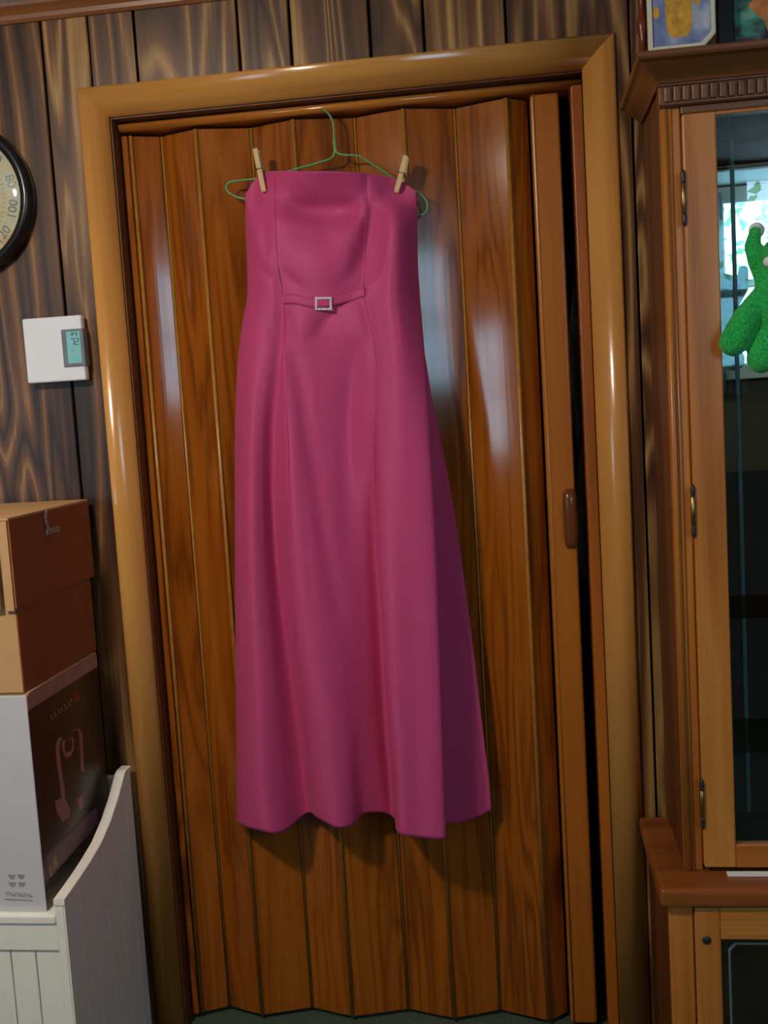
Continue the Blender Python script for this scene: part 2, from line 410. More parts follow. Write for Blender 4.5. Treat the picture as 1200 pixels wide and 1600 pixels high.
# closet behind the door
bm = bmesh.new()
add_box(bm, -.3, 1.5, .82, .88, 0, CEIL); add_box(bm, -.36, -.3, TH, .88, 0, CEIL); add_box(bm, 1.5, 1.56, TH, .88, 0, CEIL)
struct(mobj('wall_closet', bm, 'closet'))

# ------------------------------------------------------------------ accordion door
door = sempty('door_1', (W/2, .06, 0)); door['label'] = 'wood-print vinyl accordion folding door in the doorway'
# header track with rounded lower front edge
pr = [(.036-.009*math.sin(math.pi*a/12)**.7, H-.0035-.0185*a/12) for a in range(13)]+[(.095, H-.022), (.095, H-.0035)]
bm = bmesh.new(); loft(bm, [[(x, y, z) for y, z in pr] for x in (.004, W-.0005)]); hd = mobj('header_track', bm, 'header', door)
for p in hd.data.polygons: p.use_smooth = len(p.vertices) == 4 and p.normal.y < -.2
YR, YV = .044, .077
Z0, Z1 = .012, 1.966
folds = [(.024, .050), (.082, YV), (.167, YR), (.277, YV), (.375, YR), (.498, YV), (.603, YR), (.705, .080), (.811, .040), (.856, .078)]
pb = bmesh.new()
box('wall_post', .0045, .019, .040, .085, Z0, Z1, 'vinyl', door, .003)
for k, (a, b) in enumerate(zip(folds, folds[1:])):
    A, B = Vector((*a, 0)), Vector((*b, 0)); d = (B-A).normalized(); nrm = Vector((d.y, -d.x, 0))
    if nrm.y > 0: nrm = -nrm
    A2, B2 = A+d*.004, B-d*.004; bow = .0008
    pts = [A2.lerp(B2, q/8)+nrm*(bow*math.sin(math.pi*q/8)) for q in range(9)]
    ring = pts + [p-nrm*.005 for p in reversed(pts)]
    bm = bmesh.new(); loft(bm, [[p+Vector((0, 0, z)) for p in ring] for z in (Z0, Z1)])
    mobj('panel', bm, 'vinyl', door)
for k, a in enumerate(folds[:-1]):
    r = .0042 if k % 2 == 0 else .003
    y = a[1] - (.0012 if k % 2 == 0 else -.0005)
    bm = bmesh.new()
    add_tube(bm, [(a[0], y, Z0), (a[0], y, Z1)], r, 12); mobj('hinge_strip', bm, 'hinge', door, True)
post = box('lead_post', .858, .915, .030, .088, Z0, Z1, 'post', door, .006, 3)
ridge = tube('edge_bead', [(.8655, .031, Z0), (.8655, .031, Z1)], .0022, 'post', post)
# moulded pull handle on the post
bm = bmesh.new(); rings = []
zc, hl = 1.115, .062
for k in range(25):
    z = -hl+2*hl*k/24; e = math.sqrt(max(0, 1-(abs(z)/hl)**5)); e = max(e, .05)
    rings.append([(.903+.0145*math.cos(a)*(.55+.45*e), .0295-.016*e*max(0, math.sin(a))**.7, zc+z) for a in [math.pi*q/12 for q in range(13)]])
loft(bm, rings, True); mobj('pull_handle', bm, 'handle', post, True)

# closet contents seen through the gap
rod = tag(tube('closet_rod', [(-.29, .34, 1.78), (1.49, .34, 1.78)], .014, 'steel', None, 12), 'metal hanging rod inside the dark closet', 'rod')
def bagged(name, label, x, y, ztop, zbot, wdt, seed):
    rr = random.Random(seed); t_ = thing(name, label, 'garment bag', (x, y, zbot))
    bm = bmesh.new(); rings = []
    for k in range(14):
        z = ztop+(zbot-ztop)*k/13; f = min(1, .25+k*.16)
        rings.append([(x+(.035*math.cos(a)+.012*math.sin(a*3+k+seed))*f, y+wdt*f*math.sin(a)+.01*math.sin(5*a+k), z) for a in [2*math.pi*q/28 for q in range(28)]])
    loft(bm, rings); mobj('plastic_cover', bm, 'bagblue', t_, True)
    tube('hook', spline([(x, y, ztop-.005), (x, y, ztop+.03), (x, y+.02, ztop+.055), (x, y+.0, ztop+.075), (x, y-.02, ztop+.06)], 5), .002, 'steel', t_, 6)
bagged('garment_bag', 'cloudy plastic garment bag hanging near the top of the closet gap', .952, .34, 1.735, .95, .14, 1)

# ------------------------------------------------------------------ dress on its hanger
def ring(row, v=None): return [P(a[0], a[1] if v is None else v, a[-1]) for a in row]
rows = []
def R(v, us, ys, back): rows.append([(u, v, y) for u, y in zip(us, ys)]+[(u, v, y) for u, y in back])
rows.append([(386, 303, .008), (396, 284, .006), (412, 270, .005), (430, 267, -.016), (450, 267, -.040), (480, 268, -.056), (510, 268, -.060), (540, 269, -.056), (560, 270, -.044), (572, 271, -.032), (582, 272, -.024), (618, 279, .005), (646, 296, .007), (646, 297, .010), (645, 297, .012), (641, 295, .014), (620, 282, .0165), (500, 272, .0165), (405, 280, .0165)])
def bk(ur, ul, d=0): return [(ur-1, .010), (ur-2, .013), (ur-5, .0165), (ur-30, .0195), (505, .0205), (ul+20, .0195)]
R(302, [384, 397, 413, 429, 450, 480, 510, 540, 560, 572, 583, 616, 648], [.007, .001, .003, -.018, -.030, -.030, -.028, -.030, -.032, -.030, -.028, .003, .006], bk(648, 384))
R(328, [383, 398, 414, 430, 452, 482, 512, 540, 560, 572, 584, 616, 649], [.006, -.020, -.024, -.036, -.026, -.010, -.004, -.010, -.026, -.032, -.026, -.034, .005], bk(649, 383))
R(358, [384, 399, 415, 431, 454, 483, 512, 540, 560, 571, 584, 617, 650], [.005, -.034, -.042, -.050, -.050, -.042, -.036, -.044, -.042, -.032, -.026, -.052, .004], bk(650, 384))
R(410, [386, 402, 418, 434, 456, 484, 512, 540, 558, 570, 584, 618, 651], [.004, -.036, -.052, -.050, -.055, -.060, -.060, -.056, -.044, -.034, -.040, -.058, .002], bk(651, 386))
R(462, [386, 404, 424, 442, 462, 486, 512, 540, 556, 568, 586, 620, 654], [.004, -.036, -.048, -.046, -.051, -.052, -.050, -.046, -.043, -.043, -.052, -.058, .002], bk(654, 386))
R(510, [378, 398, 420, 440, 450, 480, 511, 542, 562, 579, 594, 625, 658], [.004, -.040, -.050, -.044, -.054, -.056, -.044, -.046, -.050, -.049, -.057, -.062, -.010], bk(658, 378))
R(570, [371, 390, 415, 436, 447, 475, 510, 545, 570, 588, 600, 630, 663], [.004, -.045, -.052, -.042, -.056, -.050, -.044, -.038, -.044, -.050, -.060, -.066, -.030], [(662, -.004), (664, .004), (665, .012), (640, .024), (505, .026), (392, .024)])
R(680, [367, 388, 408, 428, 450, 478, 508, 538, 565, 586, 594, 632, 671], [.004, -.052, -.050, -.026, -.061, -.052, -.036, -.024, -.036, -.044, -.064, -.074, -.056], [(667, -.012), (675, -.003), (684, .006), (670, .026), (510, .029), (388, .026)])
R(830, [367, 388, 410, 430, 455, 482, 510, 540, 566, 589, 595, 638, 680], [.004, -.055, -.046, -.010, -.064, -.062, -.048, -.030, -.016, -.010, -.074, -.082, -.070], [(673, -.018), (689, .002), (708, .020), (696, .027), (520, .031), (388, .027)])
R(980, [368, 392, 419, 445, 465, 492, 520, 548, 575, 598, 602, 645, 686], [.004, -.056, -.044, .000, -.060, -.067, -.052, -.030, -.008, .004, -.086, -.090, -.080], [(679, -.022), (704, .001), (728, .022), (716, .028), (530, .032), (390, .028)])
R(1120, [370, 398, 430, 463, 480, 508, 536, 560, 585, 605, 610, 650, 691], [.004, -.057, -.042, .007, -.052, -.067, -.052, -.026, .000, .012, -.093, -.096, -.087], [(683, -.026), (714, .000), (744, .023), (732, .029), (540, .033), (392, .029)])
R(1220, [371, 402, 436, 475, 490, 517, 545, 565, 594, 613, 618, 653, 694], [.004, -.057, -.040, .012, -.046, -.065, -.050, -.018, .006, .015, -.097, -.099, -.091], [(686, -.029), (721, -.001), (755, .024), (744, .029), (545, .033), (393, .029)])
rows.append([(372, 1286, .004), (410, 1299, -.057), (442, 1301, -.042), (480, 1271, .014), (497, 1279, -.042), (525, 1293, -.064), (550, 1290, -.048), (567, 1272, -.010), (600, 1270, .012), (616, 1280, .012), (622, 1301, -.098), (655, 1309, -.101), (697, 1310, -.094), (688, 1290, -.031), (725, 1284, -.002), (758, 1271, .024), (748, 1262, .031), (550, 1262, .033), (394, 1275, .030)])
K1, K2 = 7, 9
cross = [spline([P(*a) for a in r], K1, True) for r in rows]
cols = [spline([c[i] for c in cross], K2) for i in range(len(cross[0]))]
NR = len(cols[0]); NC = len(cols)
bm = bmesh.new()
grid = [[cols[i][j] for i in range(NC)] for j in range(NR)]
# soft creases in the cloth: (path in photograph coordinates, half width, depth into the cloth)
CREASES = [([(566, 444), (548, 462), (528, 482), (505, 505), (486, 530)], 9, .007),
           ([(446, 500), (458, 560), (472, 620), (488, 720), (508, 860), (530, 960)], 13, .008),
           ([(575, 292), (578, 330), (570, 372), (556, 420), (532, 450)], 12, .009),
           ([(440, 296), (466, 326), (505, 342), (545, 330), (566, 300)], 12, .006),
           ([(398, 412), (418, 430), (438, 444)], 7, .006), ([(442, 424), (458, 440), (474, 452)], 7, .005),
           ([(414, 500), (428, 522), (441, 536)], 8, .004), ([(558, 540), (548, 640), (546, 760), (544, 860)], 16, .007),
           ([(600, 320), (596, 372), (580, 432)], 9, .006), ([(404, 316), (412, 372), (420, 420)], 9, .005)]
for row in grid:
    for i in range(1, 12*K1):
        q = row[i]; d = q-CAM; z = d.dot(fw); pu = Vector((600+FPX*d.dot(rt)/z, 800-FPX*d.dot(up)/z)); dy = 0
        for path_, w_, dep in CREASES:
            n_ = len(path_)-1
            best = (1e9, 0)
            for k in range(n_):
                a_, b_ = Vector(path_[k]), Vector(path_[k+1]); ab = b_-a_; t_ = max(0, min(1, (pu-a_).dot(ab)/ab.length_squared))
                e = (a_+ab*t_-pu).length
                if e < best[0]: best = (e, (k+t_)/n_)
            if best[0] < 3*w_: dy += dep*math.exp(-(best[0]/w_)**2)*math.sin(math.pi*(.08+.84*best[1]))**.6
        row[i] = q+Vector((0, dy, 0))
loft(bm, grid, True, False)
dress = thing('dress', 'long strapless magenta satin gown pinned to a green wire hanger', 'dress', P(520, 1290, -.03))
o = mobj('gown_cloth', bm, 'satin', dress, True)
md = o.modifiers.new('thickness', 'SOLIDIFY'); md.thickness = .0012; md.offset = -1
def surf(ci, ri):         # dress surface at fractional control column / row
    i = ci*K1; j = ri*K2; i0 = int(i) % NC; i1 = (i0+1) % NC; j0 = min(int(j), NR-1); j1 = min(j0+1, NR-1); fi, fj = i-int(i), j-int(j)
    return grid[j0][i0].lerp(grid[j0][i1], fi).lerp(grid[j1][i0].lerp(grid[j1][i1], fi), fj)
def onfront(u, v):         # point on the dress front under pixel (u, v)
    best = None
    for j in range(NR):
        for i in range(0, 12*K1):
            q = grid[j][i]; d = q-CAM; z = d.dot(fw); uu = 600+FPX*d.dot(rt)/z; vv = 800-FPX*d.dot(up)/z
            e = (uu-u)**2+(vv-v)**2
            if best is None or e < best[0]: best = (e, q)
    return best[1]
def seam(path):
    pts = [p+Vector((0, -.0002, 0)) for p in spline(path, 8)]
    tube('seam', pts, .0006, 'seam', dress, 6)
seam([surf(3, r) for r in (0.1, 1, 2, 3, 4, 5)]+[surf(3.5, 6)]+[surf(4, r) for r in (7, 8, 9)])
seam([surf(9, r) for r in (0.1, 1, 2, 3, 4, 5, 6, 7, 8, 8.7)])
# belt strip with rhinestone buckle
bp = [onfront(u, v) for u, v in ((443, 465), (462, 468), (484, 473), (506, 475), (530, 470), (550, 464), (569, 459))]
bp = spline([Vector((p.x, p.y-.002, p.z)) for p in bp], 4)
yb = [p.y for p in bp]
for i in range(1, len(bp)-1): bp[i].y = (yb[i-1]+yb[i]+yb[i+1])/3
bm = bmesh.new()
loft(bm, [[p+Vector((0, -.0012, .0085)), p+Vector((0, -.0026, .006)), p+Vector((0, -.0026, -.006)), p+Vector((0, -.0012, -.0085)), p+Vector((0, .003, -.0085)), p+Vector((0, .003, .0085))] for p in bp])
belt = mobj('belt', bm, 'satin', dress)
for off in (.0088, -.0088): tube('belt_edge', [p+Vector((0, -.0008, off)) for p in bp], .0008, 'seam', belt, 6)
bc = P(505.5, 474.5, bp[len(bp)//2].y-.004)
bm = bmesh.new()
hx, hz, tl = .0150, .0108, math.radians(-4)
gem = []
for k in range(8): gem += [(-hx+2*hx*k/7, hz), (-hx+2*hx*k/7, -hz)]
for k in range(1, 5): gem += [(-hx, -hz+2*hz*k/5), (hx, -hz+2*hz*k/5)]
for x_, z_ in gem:
    m4 = Matrix.Translation(bc+Vector((x_*math.cos(tl)-z_*math.sin(tl)*1, 0, x_*math.sin(tl)+z_*math.cos(tl)+.0)))
    bmesh.ops.create_icosphere(bm, subdivisions=1, radius=.0030, matrix=m4)
o = mobj('buckle', bm, 'rhine', dress); o['label'] = 'square rhinestone buckle on the belt'

# green wire hanger behind the dress
hy = .0235
pts = [(500, 168), (508, 173), (515, 180), (521, 195), (522, 215), (524, 230), (526, 238), (536, 242), (557, 243), (568, 248), (590, 262), (612, 276), (640, 295), (655, 302), (665, 312), (668, 323), (664, 333), (652, 336), (600, 333), (520, 325), (450, 318), (384, 311), (366, 306), (355, 298), (354, 290), (361, 284), (385, 281), (420, 276), (470, 262), (505, 252), (519, 246), (523, 234), (521, 220)]
hp = [P(u, v, hy) for u, v in pts]
hp[0] = hp[0]+Vector((-.004, .012, .004)); hp = [hp[0]+Vector((-.004, .006, .006))]+hp
hanger = tag(tube('wire_hanger', spline(hp, 5), .0021, 'wire', None, 8), 'green coated wire hanger hooked on the door header', 'hanger')

# clothespins
def pin(u0, v0, u1, v1, label):
    a, b = P(u0, v0, -.011), P(u1, v1, -.007)
    t_ = thing('clothespin', label, 'clothespin', b, 'clothespins holding the dress')
    d = (a-b).normalized(); L = (a-b).length; side = d.cross(Vector((0, 1, 0))).normalized(); nrm = Vector((0, 1, 0))
    def prong(name, ybot, ytop, th):
        bm = bmesh.new(); rg = []
        for q in [0, .06, .3, .45, .5, .55, .7, 1]:
            c = b+d*(L*q); c.y = ybot+(ytop-ybot)*q
            wd = .0050; hh = th*(.55 if q == 0 else (.75 if q == .5 else 1))
            rg.append([c+side*sx*wd+nrm*sy*hh for sx, sy in ((-1, -1), (1, -1), (1, 1), (-1, 1))])
        loft(bm, rg); bmesh.ops.bevel(bm, geom=[e for e in bm.edges if abs((e.verts[0].co-e.verts[1].co).normalized().dot(d)) > .9], offset=.0008, segments=1, affect='EDGES')
        mobj(name, bm, 'pin', t_)
    prong('front_prong', -.0035, -.008, .0030); prong('back_prong', .0295, .013, .0030)
    c = b+d*(L*.52); c.y = .0045
    bm = bmesh.new(); add_tube(bm, [c+side*.0062*q/1.0+Vector((0, 0, 0)) for q in (-1, -.5, 0, .5, 1)], .0045, 10)
    add_tube(bm, [c+side*.0058+Vector((0, -.0, 0)), c+side*.0066+Vector((0, -.015, .001)), c-side*.0066+Vector((0, -.015, .001)), c-side*.0058], .0009, 6)
    add_tube(bm, [c+side*.0058, c+side*.0066+Vector((0, .021, .001)), c-side*.0066+Vector((0, .021, .001)), c-side*.0058], .0009, 6)
    mobj('spring', bm, 'steel', t_, True)
pin(398, 232, 412, 299, 'wooden clothespin at the left corner of the gown, leaning left')
pin(634, 243, 619, 300, 'wooden clothespin at the right corner of the gown, leaning right')

# ------------------------------------------------------------------ wall things
# thermostat
th = thing('thermostat', 'white square thermostat with teal display on the panelled wall', 'thermostat', (-.152, 0, 1.461))
box('wall_plate', -.205, -.1, -.012, -.0003, 1.472, 1.585, 'plastic', th, .002)
box('cover', -.217, -.087, -.031, -.011, 1.461, 1.596, 'plastic', th, .004, 3)
bz = box('display_bezel', -.132, -.0835, -.0345, -.012, 1.490, 1.568, 'grey', th, .002)
box('screen', -.1205, -.0905, -.0352, -.033, 1.497, 1.5625, 'lcd', bz)
def strokes(parent, segs, mat, r, name='digits'):
    bm = bmesh.new()
    for a, b in segs: add_tube(bm, [a, b], r, 5)
    return mobj(name, bm, mat, parent)
def seven(ch, cx, cz, s, sl=.15):
    S7 = {'1': 'bc', '2': 'abged', '5': 'afgcd', '7': 'abc', '8': 'abcdefg', '0': 'abcdef', '3': 'abgcd', '6': 'afgedc'}[ch]
    q = {'a': ((0, 2), (1, 2)), 'b': ((1, 2), (1, 1)), 'c': ((1, 1), (1, 0)), 'd': ((0, 0), (1, 0)), 'e': ((0, 0), (0, 1)), 'f': ((0, 1), (0, 2)), 'g': ((0, 1), (1, 1))}
    out = []
    for k in S7:
        (x0_, z0_), (x1_, z1_) = q[k]
        out.append((Vector((cx+s*(x0_+sl*z0_), -.0353, cz+s*z0_)), Vector((cx+s*(x1_+sl*z1_), -.0353, cz+s*z1_))))
    return out
strokes(bz, seven('7', -.1125, 1.535, .0065)+seven('2', -.1025, 1.535, .0065)+seven('1', -.112, 1.555, .0025)+seven('2', -.107, 1.555, .0025)+seven('5', -.1, 1.555, .0025)+[(Vector((-.1115, -.0353, 1.524)), Vector((-.1085, -.0353, 1.522)))], 'ink', .0007)

# round dial thermometer
tc = Vector((-.333, 0, 1.852)); RR = .16
tm = thing('dial_thermometer', 'round black-rimmed dial thermometer with aged cream face on the wall', 'thermometer', (tc.x, 0, tc.z-RR))
bm = bmesh.new(); lathe(bm, [(RR-.003, -.0005), (RR, -.006), (RR, -.026), (RR-.004, -.034), (RR-.012, -.037), (RR-.020, -.034), (RR-.024, -.026), (RR-.026, -.02)], (tc.x, 0, tc.z), 'y', 72, False)
mobj('rim', bm, 'black', tm, True)
bm = bmesh.new(); lathe(bm, [(RR-.021, -.004), (RR-.021, -.0205)], (tc.x, 0, tc.z), 'y', 64); face = mobj('dial_face', bm, 'face', tm)
for k in range(10):
    ang = 14-28*(k-7)            # degrees, clockwise scale
    val = str(-60+20*k)
    a = math.radians(ang+.0); rad = RR-.042
    rot = ang-90 if math.sin(a) >= 0 else ang+90
    m4 = Matrix.Translation((tc.x+rad*math.cos(a), -.0208, tc.z+rad*math.sin(a))) @ FRONT @ Matrix.Rotation(math.radians(rot), 4, 'Z')
    text_mesh('numeral', val, .027, 'inkgrey', m4, face)
bm = bmesh.new()
for k in range(46):
    a = math.radians(210-5.6*k); r1, r0 = RR-.058, RR-(.064 if k % 5 else .068)
    add_tube(bm, [(tc.x+r0*math.cos(a), -.0206, tc.z+r0*math.sin(a)), (tc.x+r1*math.cos(a), -.0206, tc.z+r1*math.sin(a))], .0007, 4)
mobj('tick_marks', bm, 'inkgrey', face)
a = math.radians(30); bm = bmesh.new()
add_tube(bm, [(tc.x-.03*math.cos(a), -.0225, tc.z-.03*math.sin(a)), (tc.x+.085*math.cos(a), -.0225, tc.z+.085*math.sin(a))], [.003, .0008], 6)
mobj('pointer', bm, 'black', tm)
bm = bmesh.new(); lathe(bm, [(RR-.0245, -.0262), (RR-.03, -.0285), (RR-.05, -.0305), (RR-.08, -.0325), (.05, -.0336), (.001, -.034)], (tc.x, 0, tc.z), 'y', 48, False); mobj('cover_glass', bm, 'clear', tm, True)

# ------------------------------------------------------------------ white storage bench, left
XBR, XBL = -.070, -1.0
bench = thing('storage_bench', 'white beadboard storage bench with curved side against the wall', 'bench', ((XBR+XBL)/2, -.2, 0))
curve = [(-.385, .497), (-.345, .502), (-.300, .508), (-.259, .515), (-.202, .528), (-.149, .551), (-.103, .580), (-.066, .610), (-.052, .622), (-.020, .622)]
def ctop(y):
    for (a, b), (c, d) in zip(curve, curve[1:]):
        if a <= y <= c: return b+(d-b)*(y-a)/(c-a)
    return curve[-1][1] if y > -.02 else curve[0][1]
def side(xo, xi, name):
    sg = 1 if xo > xi else -1
    ys = [-.385+.365*k/40 for k in range(41)]
    core = [(y, .01) for y in ys]+[(y, ctop(y)) for y in reversed(ys)]
    s = prism(name, core, 'x', xi, xo-sg*.003, 'white', bench)
    cuts = [-.385, -.320, -.2605, -.195, -.124, -.057, -.020]
    for a, b in zip(cuts, cuts[1:]):
        y0, y1 = a+.0016, b-.0016; q = [y0+(y1-y0)*k/6 for k in range(7)]
        prism('board', [(y, .012) for y in q]+[(y, ctop(y)-.0105) for y in reversed(q)], 'x', xo-sg*.0031, xo, 'white', s)
    # rounded cap along the curved edge
    bm = bmesh.new(); loft(bm, [[(xi-sg*.002, y, ctop(y)-.012), (xo+sg*.002, y, ctop(y)-.012), (xo+sg*.002, y, ctop(y)-.001), (xo, y, ctop(y)+.0005), (xi, y, ctop(y)+.0005), (xi-sg*.002, y, ctop(y)-.001)] for y in [-.3868]+ys[1:]])
    mobj('edge_cap', bm, 'white', s)
side(XBR, XBR-.018, 'side_panel'); side(XBL, XBL+.018, 'side_panel')
xi0, xi1 = XBL+.019, XBR-.0195
box('lid', xi0, xi1, -.386, -.03, .446, .4648, 'white', bench, .004, 2)
box('back_panel', xi0, xi1, -.028, -.012, .02, .60, 'white', bench, .002)
box('front_rail', xi0, xi1, -.382, -.364, .394, .4455, 'white', bench, .0015)
box('bottom_rail', xi0, xi1, -.382, -.364, .01, .07, 'white', bench, .0015)
x = xi1; n = 0
while x > xi0+.02:
    xa = max(x-.05, xi0); box('board', xa+.0012, x-.0012, -.3775, -.366, .0705, .3938, 'white', bench, .0012, 1); x = xa
box('board_backing', xi0, xi1, -.3655, -.36, .0705, .3938, 'white', bench)

# ------------------------------------------------------------------ boxes on the bench
BX = -.112
bx = thing('product_box', 'tall pale grey and dark brown printed appliance box standing on the bench', 'box', (-.32, -.21, .465))
box('carton', -.55, BX, -.372, -.045, .4652, .880, 'boxwhite', bx, .0015)
sd = box('printed_side', BX-.0005, BX+.0007, -.3705, -.0465, .468, .852, 'boxdark', bx)
box('top_band', BX-.0005, BX+.0009, -.371, -.046, .852, .8795, 'boxtan', bx)
box('top_flap', -.548, BX-.001, -.365, -.05, .8802, .8835, 'card', bx, .0008)
box('flap_edge', BX-.02, BX+.001, -.362, -.05, .8804, .8842, 'card', bx, .0008)
def onx(u, v, x_=BX+.0012):
    d = fw*FPX + rt*(u-600) + up*(800-v); return CAM+d*((x_-CAM.x)/d.x)
def decal(name, polys, mat):
    bm = bmesh.new()
    for pl in polys:
        a = [onx(*p) for p in pl]; loft(bm, [a, [p-Vector((.0006, 0, 0)) for p in a]])
    o = mobj(name, bm, mat, sd); o['kind'] = 'stuff'
    return o
def band(pts, wd):       # polygon along a pixel path, horizontal width wd
    return [[(a[0]-wd/2, a[1]), (a[0]+wd/2, a[1]), (b[0]+wd/2, b[1]), (b[0]-wd/2, b[1])] for a, b in zip(pts, pts[1:])]
decal('printed_picture', band([(95, 1152), (91, 1160), (90, 1172), (93, 1200), (98, 1232), (99, 1250)], 6)+band([(112, 1142), (122, 1138), (126, 1146), (128, 1180), (129, 1205)], 5)
      + band([(100, 1156), (99, 1168), (103, 1182)], 4)+[[(101, 1178), (113, 1172), (112, 1180), (103, 1185)]]+band([(113, 1152), (115, 1164), (112, 1176)], 3)
      + [[(86, 1252), (100, 1245), (110, 1264), (108, 1278), (98, 1284), (90, 1272)], [(120, 1250), (130, 1240), (130, 1262), (124, 1266)]], 'printpink')
decal('printed_band', [[(70, 1338), (150, 1262), (156, 1285), (78, 1372)]], 'printmauve')
decal('printed_flash', [[(115, 1088), (124, 1082), (125, 1094), (116, 1098)], [(105, 1154), (111, 1151), (111, 1158), (106, 1160)]], 'printred')
decal('printed_marks', [[(82, 1342), (88, 1336), (90, 1352), (84, 1360)], [(76, 1356), (80, 1352), (82, 1368), (78, 1372)]], 'printcream')
# blurred lettering on the side: short upright strokes climbing with the box edge
decal('lettering', [q for k in range(7) for q in band([(80+k*5.2, 1116-k*4.0), (82+k*5.2+(k % 3-1), 1122-k*4.0)], 1.5)]+band([(80, 1124), (112, 1100)], 1.0), 'boxtan')
# front print: four small emblem marks over a line of grey lettering
bm = bmesh.new()
for u, v in ((18, 1370), (33, 1370), (19, 1382), (34, 1382)):
    a = [P(u+d[0], v+d[1], -.3722) for d in ((-6, -4), (6, -3), (4, 2), (1, 4), (-3, 2))]; loft(bm, [a, [p-Vector((0, .0006, 0)) for p in a]])
mobj('emblem', bm, 'inkpale', bx, False, 'stuff')
bm = bmesh.new()
for k in range(9):
    for (u, v, w_, h_) in ((9+k*4.7, 1394+k*.35, 1.4, 6), (11+k*4.7, 1393.5+k*.35+(k % 3)*2, 2.2, 1.4)):
        a = [P(u, v, -.3722), P(u+w_, v, -.3722), P(u+w_+.6, v+h_, -.3722), P(u+.6, v+h_, -.3722)]; loft(bm, [a, [p-Vector((0, .0005, 0)) for p in a]])
for k in range(14):
    a = [P(8+k*3.1+d[0], 1404+k*.15+d[1], -.3722) for d in ((0, 0), (2.1, 0), (2.3, 2.2), (.2, 2.2))]; loft(bm, [a, [p-Vector((0, .0005, 0)) for p in a]])
mobj('lettering', bm, 'inkpale', bx, False, 'stuff')

cb = thing('storage_box', 'brown cardboard storage box with deep lid on top of the printed carton', 'box', (-.33, -.2, .885))
bb = box('box_body', -.56, BX-.004, -.368, -.032, .8848, 1.19, 'cardshade', cb, .0015)
box('front_face', -.559, BX-.006, -.3692, -.3678, .886, 1.15, 'card', bb)  # lit tone of the same cardboard, laid over the shade-toned body
# lid: skirt walls and top
lid = box('lid_top', -.566, BX+.0008, -.378, -.022, 1.205, 1.210, 'card', cb, .001)
box('lid_skirt', BX-.002, BX+.0012, -.376, -.022, 1.044, 1.2048, 'cardshade', lid)
box('lid_skirt', -.566, -.562, -.376, -.022, 1.044, 1.2048, 'cardshade', lid)
box('lid_skirt', -.561, BX-.0025, -.025, -.022, 1.044, 1.2048, 'card', lid)
box('lid_skirt', -.561, BX-.026, -.385, -.381, 1.046, 1.2048, 'card', lid)
bm = bmesh.new(); loft(bm, [[(BX-.020, -.3775, z), (BX-.0035, -.3775, z), (BX-.0035, -.3735, z), (BX-.020, -.3735, z)] for z in (1.04, 1.2045)]); mobj('corner_flap', bm, 'card', lid)
# bent metal strip on the side of the lid
pa = [onx(70, 797, BX+.002), onx(72, 800, BX+.004), onx(71, 812, BX+.004), onx(74, 823, BX+.0035), onx(79, 833, BX+.006)]
bm = bmesh.new(); loft(bm, [[p+Vector((0, -.004, 0)), p+Vector((0, .006, 0)), p+Vector((.001, .006, .0)), p+Vector((.001, -.004, 0))] for p in spline(pa, 4)])
a0 = onx(82, 829, BX+.004)
add_box(bm, a0.x-.001, a0.x+.002, a0.y-.028, a0.y+.030, a0.z-.006, a0.z+.006, .0008, 1)
mobj('metal_clip', bm, 'clip', lid)

# ------------------------------------------------------------------ china cabinet, right
cab = thing('china_cabinet', 'golden oak china cabinet with glass doors and fluted cornice', 'cabinet', (1.42, -.17, 0))
X0, X1 = 1.068, 1.76
# base
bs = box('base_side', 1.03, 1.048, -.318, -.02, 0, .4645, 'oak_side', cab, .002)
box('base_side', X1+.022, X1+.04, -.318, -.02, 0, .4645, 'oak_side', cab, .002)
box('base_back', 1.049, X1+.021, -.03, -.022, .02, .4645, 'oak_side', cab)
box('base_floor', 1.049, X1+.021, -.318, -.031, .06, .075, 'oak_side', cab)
for a, b in ((1.03, 1.072), (X1-.002, X1+.04)): box('base_stile', a, b, -.333, -.3185, 0, .4645, 'oak', cab, .003)
box('base_rail', 1.0725, X1-.0025, -.330, -.3185, 0, .06, 'oak_x', cab, .002)
box('base_rail', 1.0725, X1-.0025, -.326, -.3185, .452, .4645, 'iron', cab)
box('counter', 1.014, X1+.056, -.352, -.02, .4655, .4985, 'counter', cab, .008, 3)
def cabinet_door(x0_, x1_, z0_, z1_, y0_, y1_, st, rb, rtp, name):
    d = bpy.data.objects.new(name, None); COL.objects.link(d); d.location = (x0_, y0_, z0_); d.empty_display_size = .03; attach(d, cab)
    box('stile', x0_, x0_+st, y0_, y1_, z0_, z1_, 'oak', d, .003); box('stile', x1_-st, x1_, y0_, y1_, z0_, z1_, 'oak', d, .003)
    box('rail', x0_+st, x1_-st, y0_+.0006, y1_, z0_, z0_+rb, 'oak_x', d, .0015)
    if rtp: box('rail', x0_+st, x1_-st, y0_+.0006, y1_, z1_-rtp, z1_, 'oak_x', d, .0015)
    box('glass_pane', x0_+st-.004, x1_-st+.004, y0_+.010, y0_+.013, z0_+rb-.004, z1_-rtp+.004, 'glass', d)
    return d
d2 = cabinet_door(1.0735, X1-.0035, .0635, .4605, -.340, -.320, .044, .05, .058, 'lower_door')
bm = bmesh.new(); c = (1.0925, -.3402, .402); lathe(bm, [(.0075, 0), (.0075, -.0016), (.005, -.003), (.003, -.0032)], c, 'y', 20); k_ = mobj('keyhole_plate', bm, 'iron', d2, True); k_.scale = (1, 1, 1)
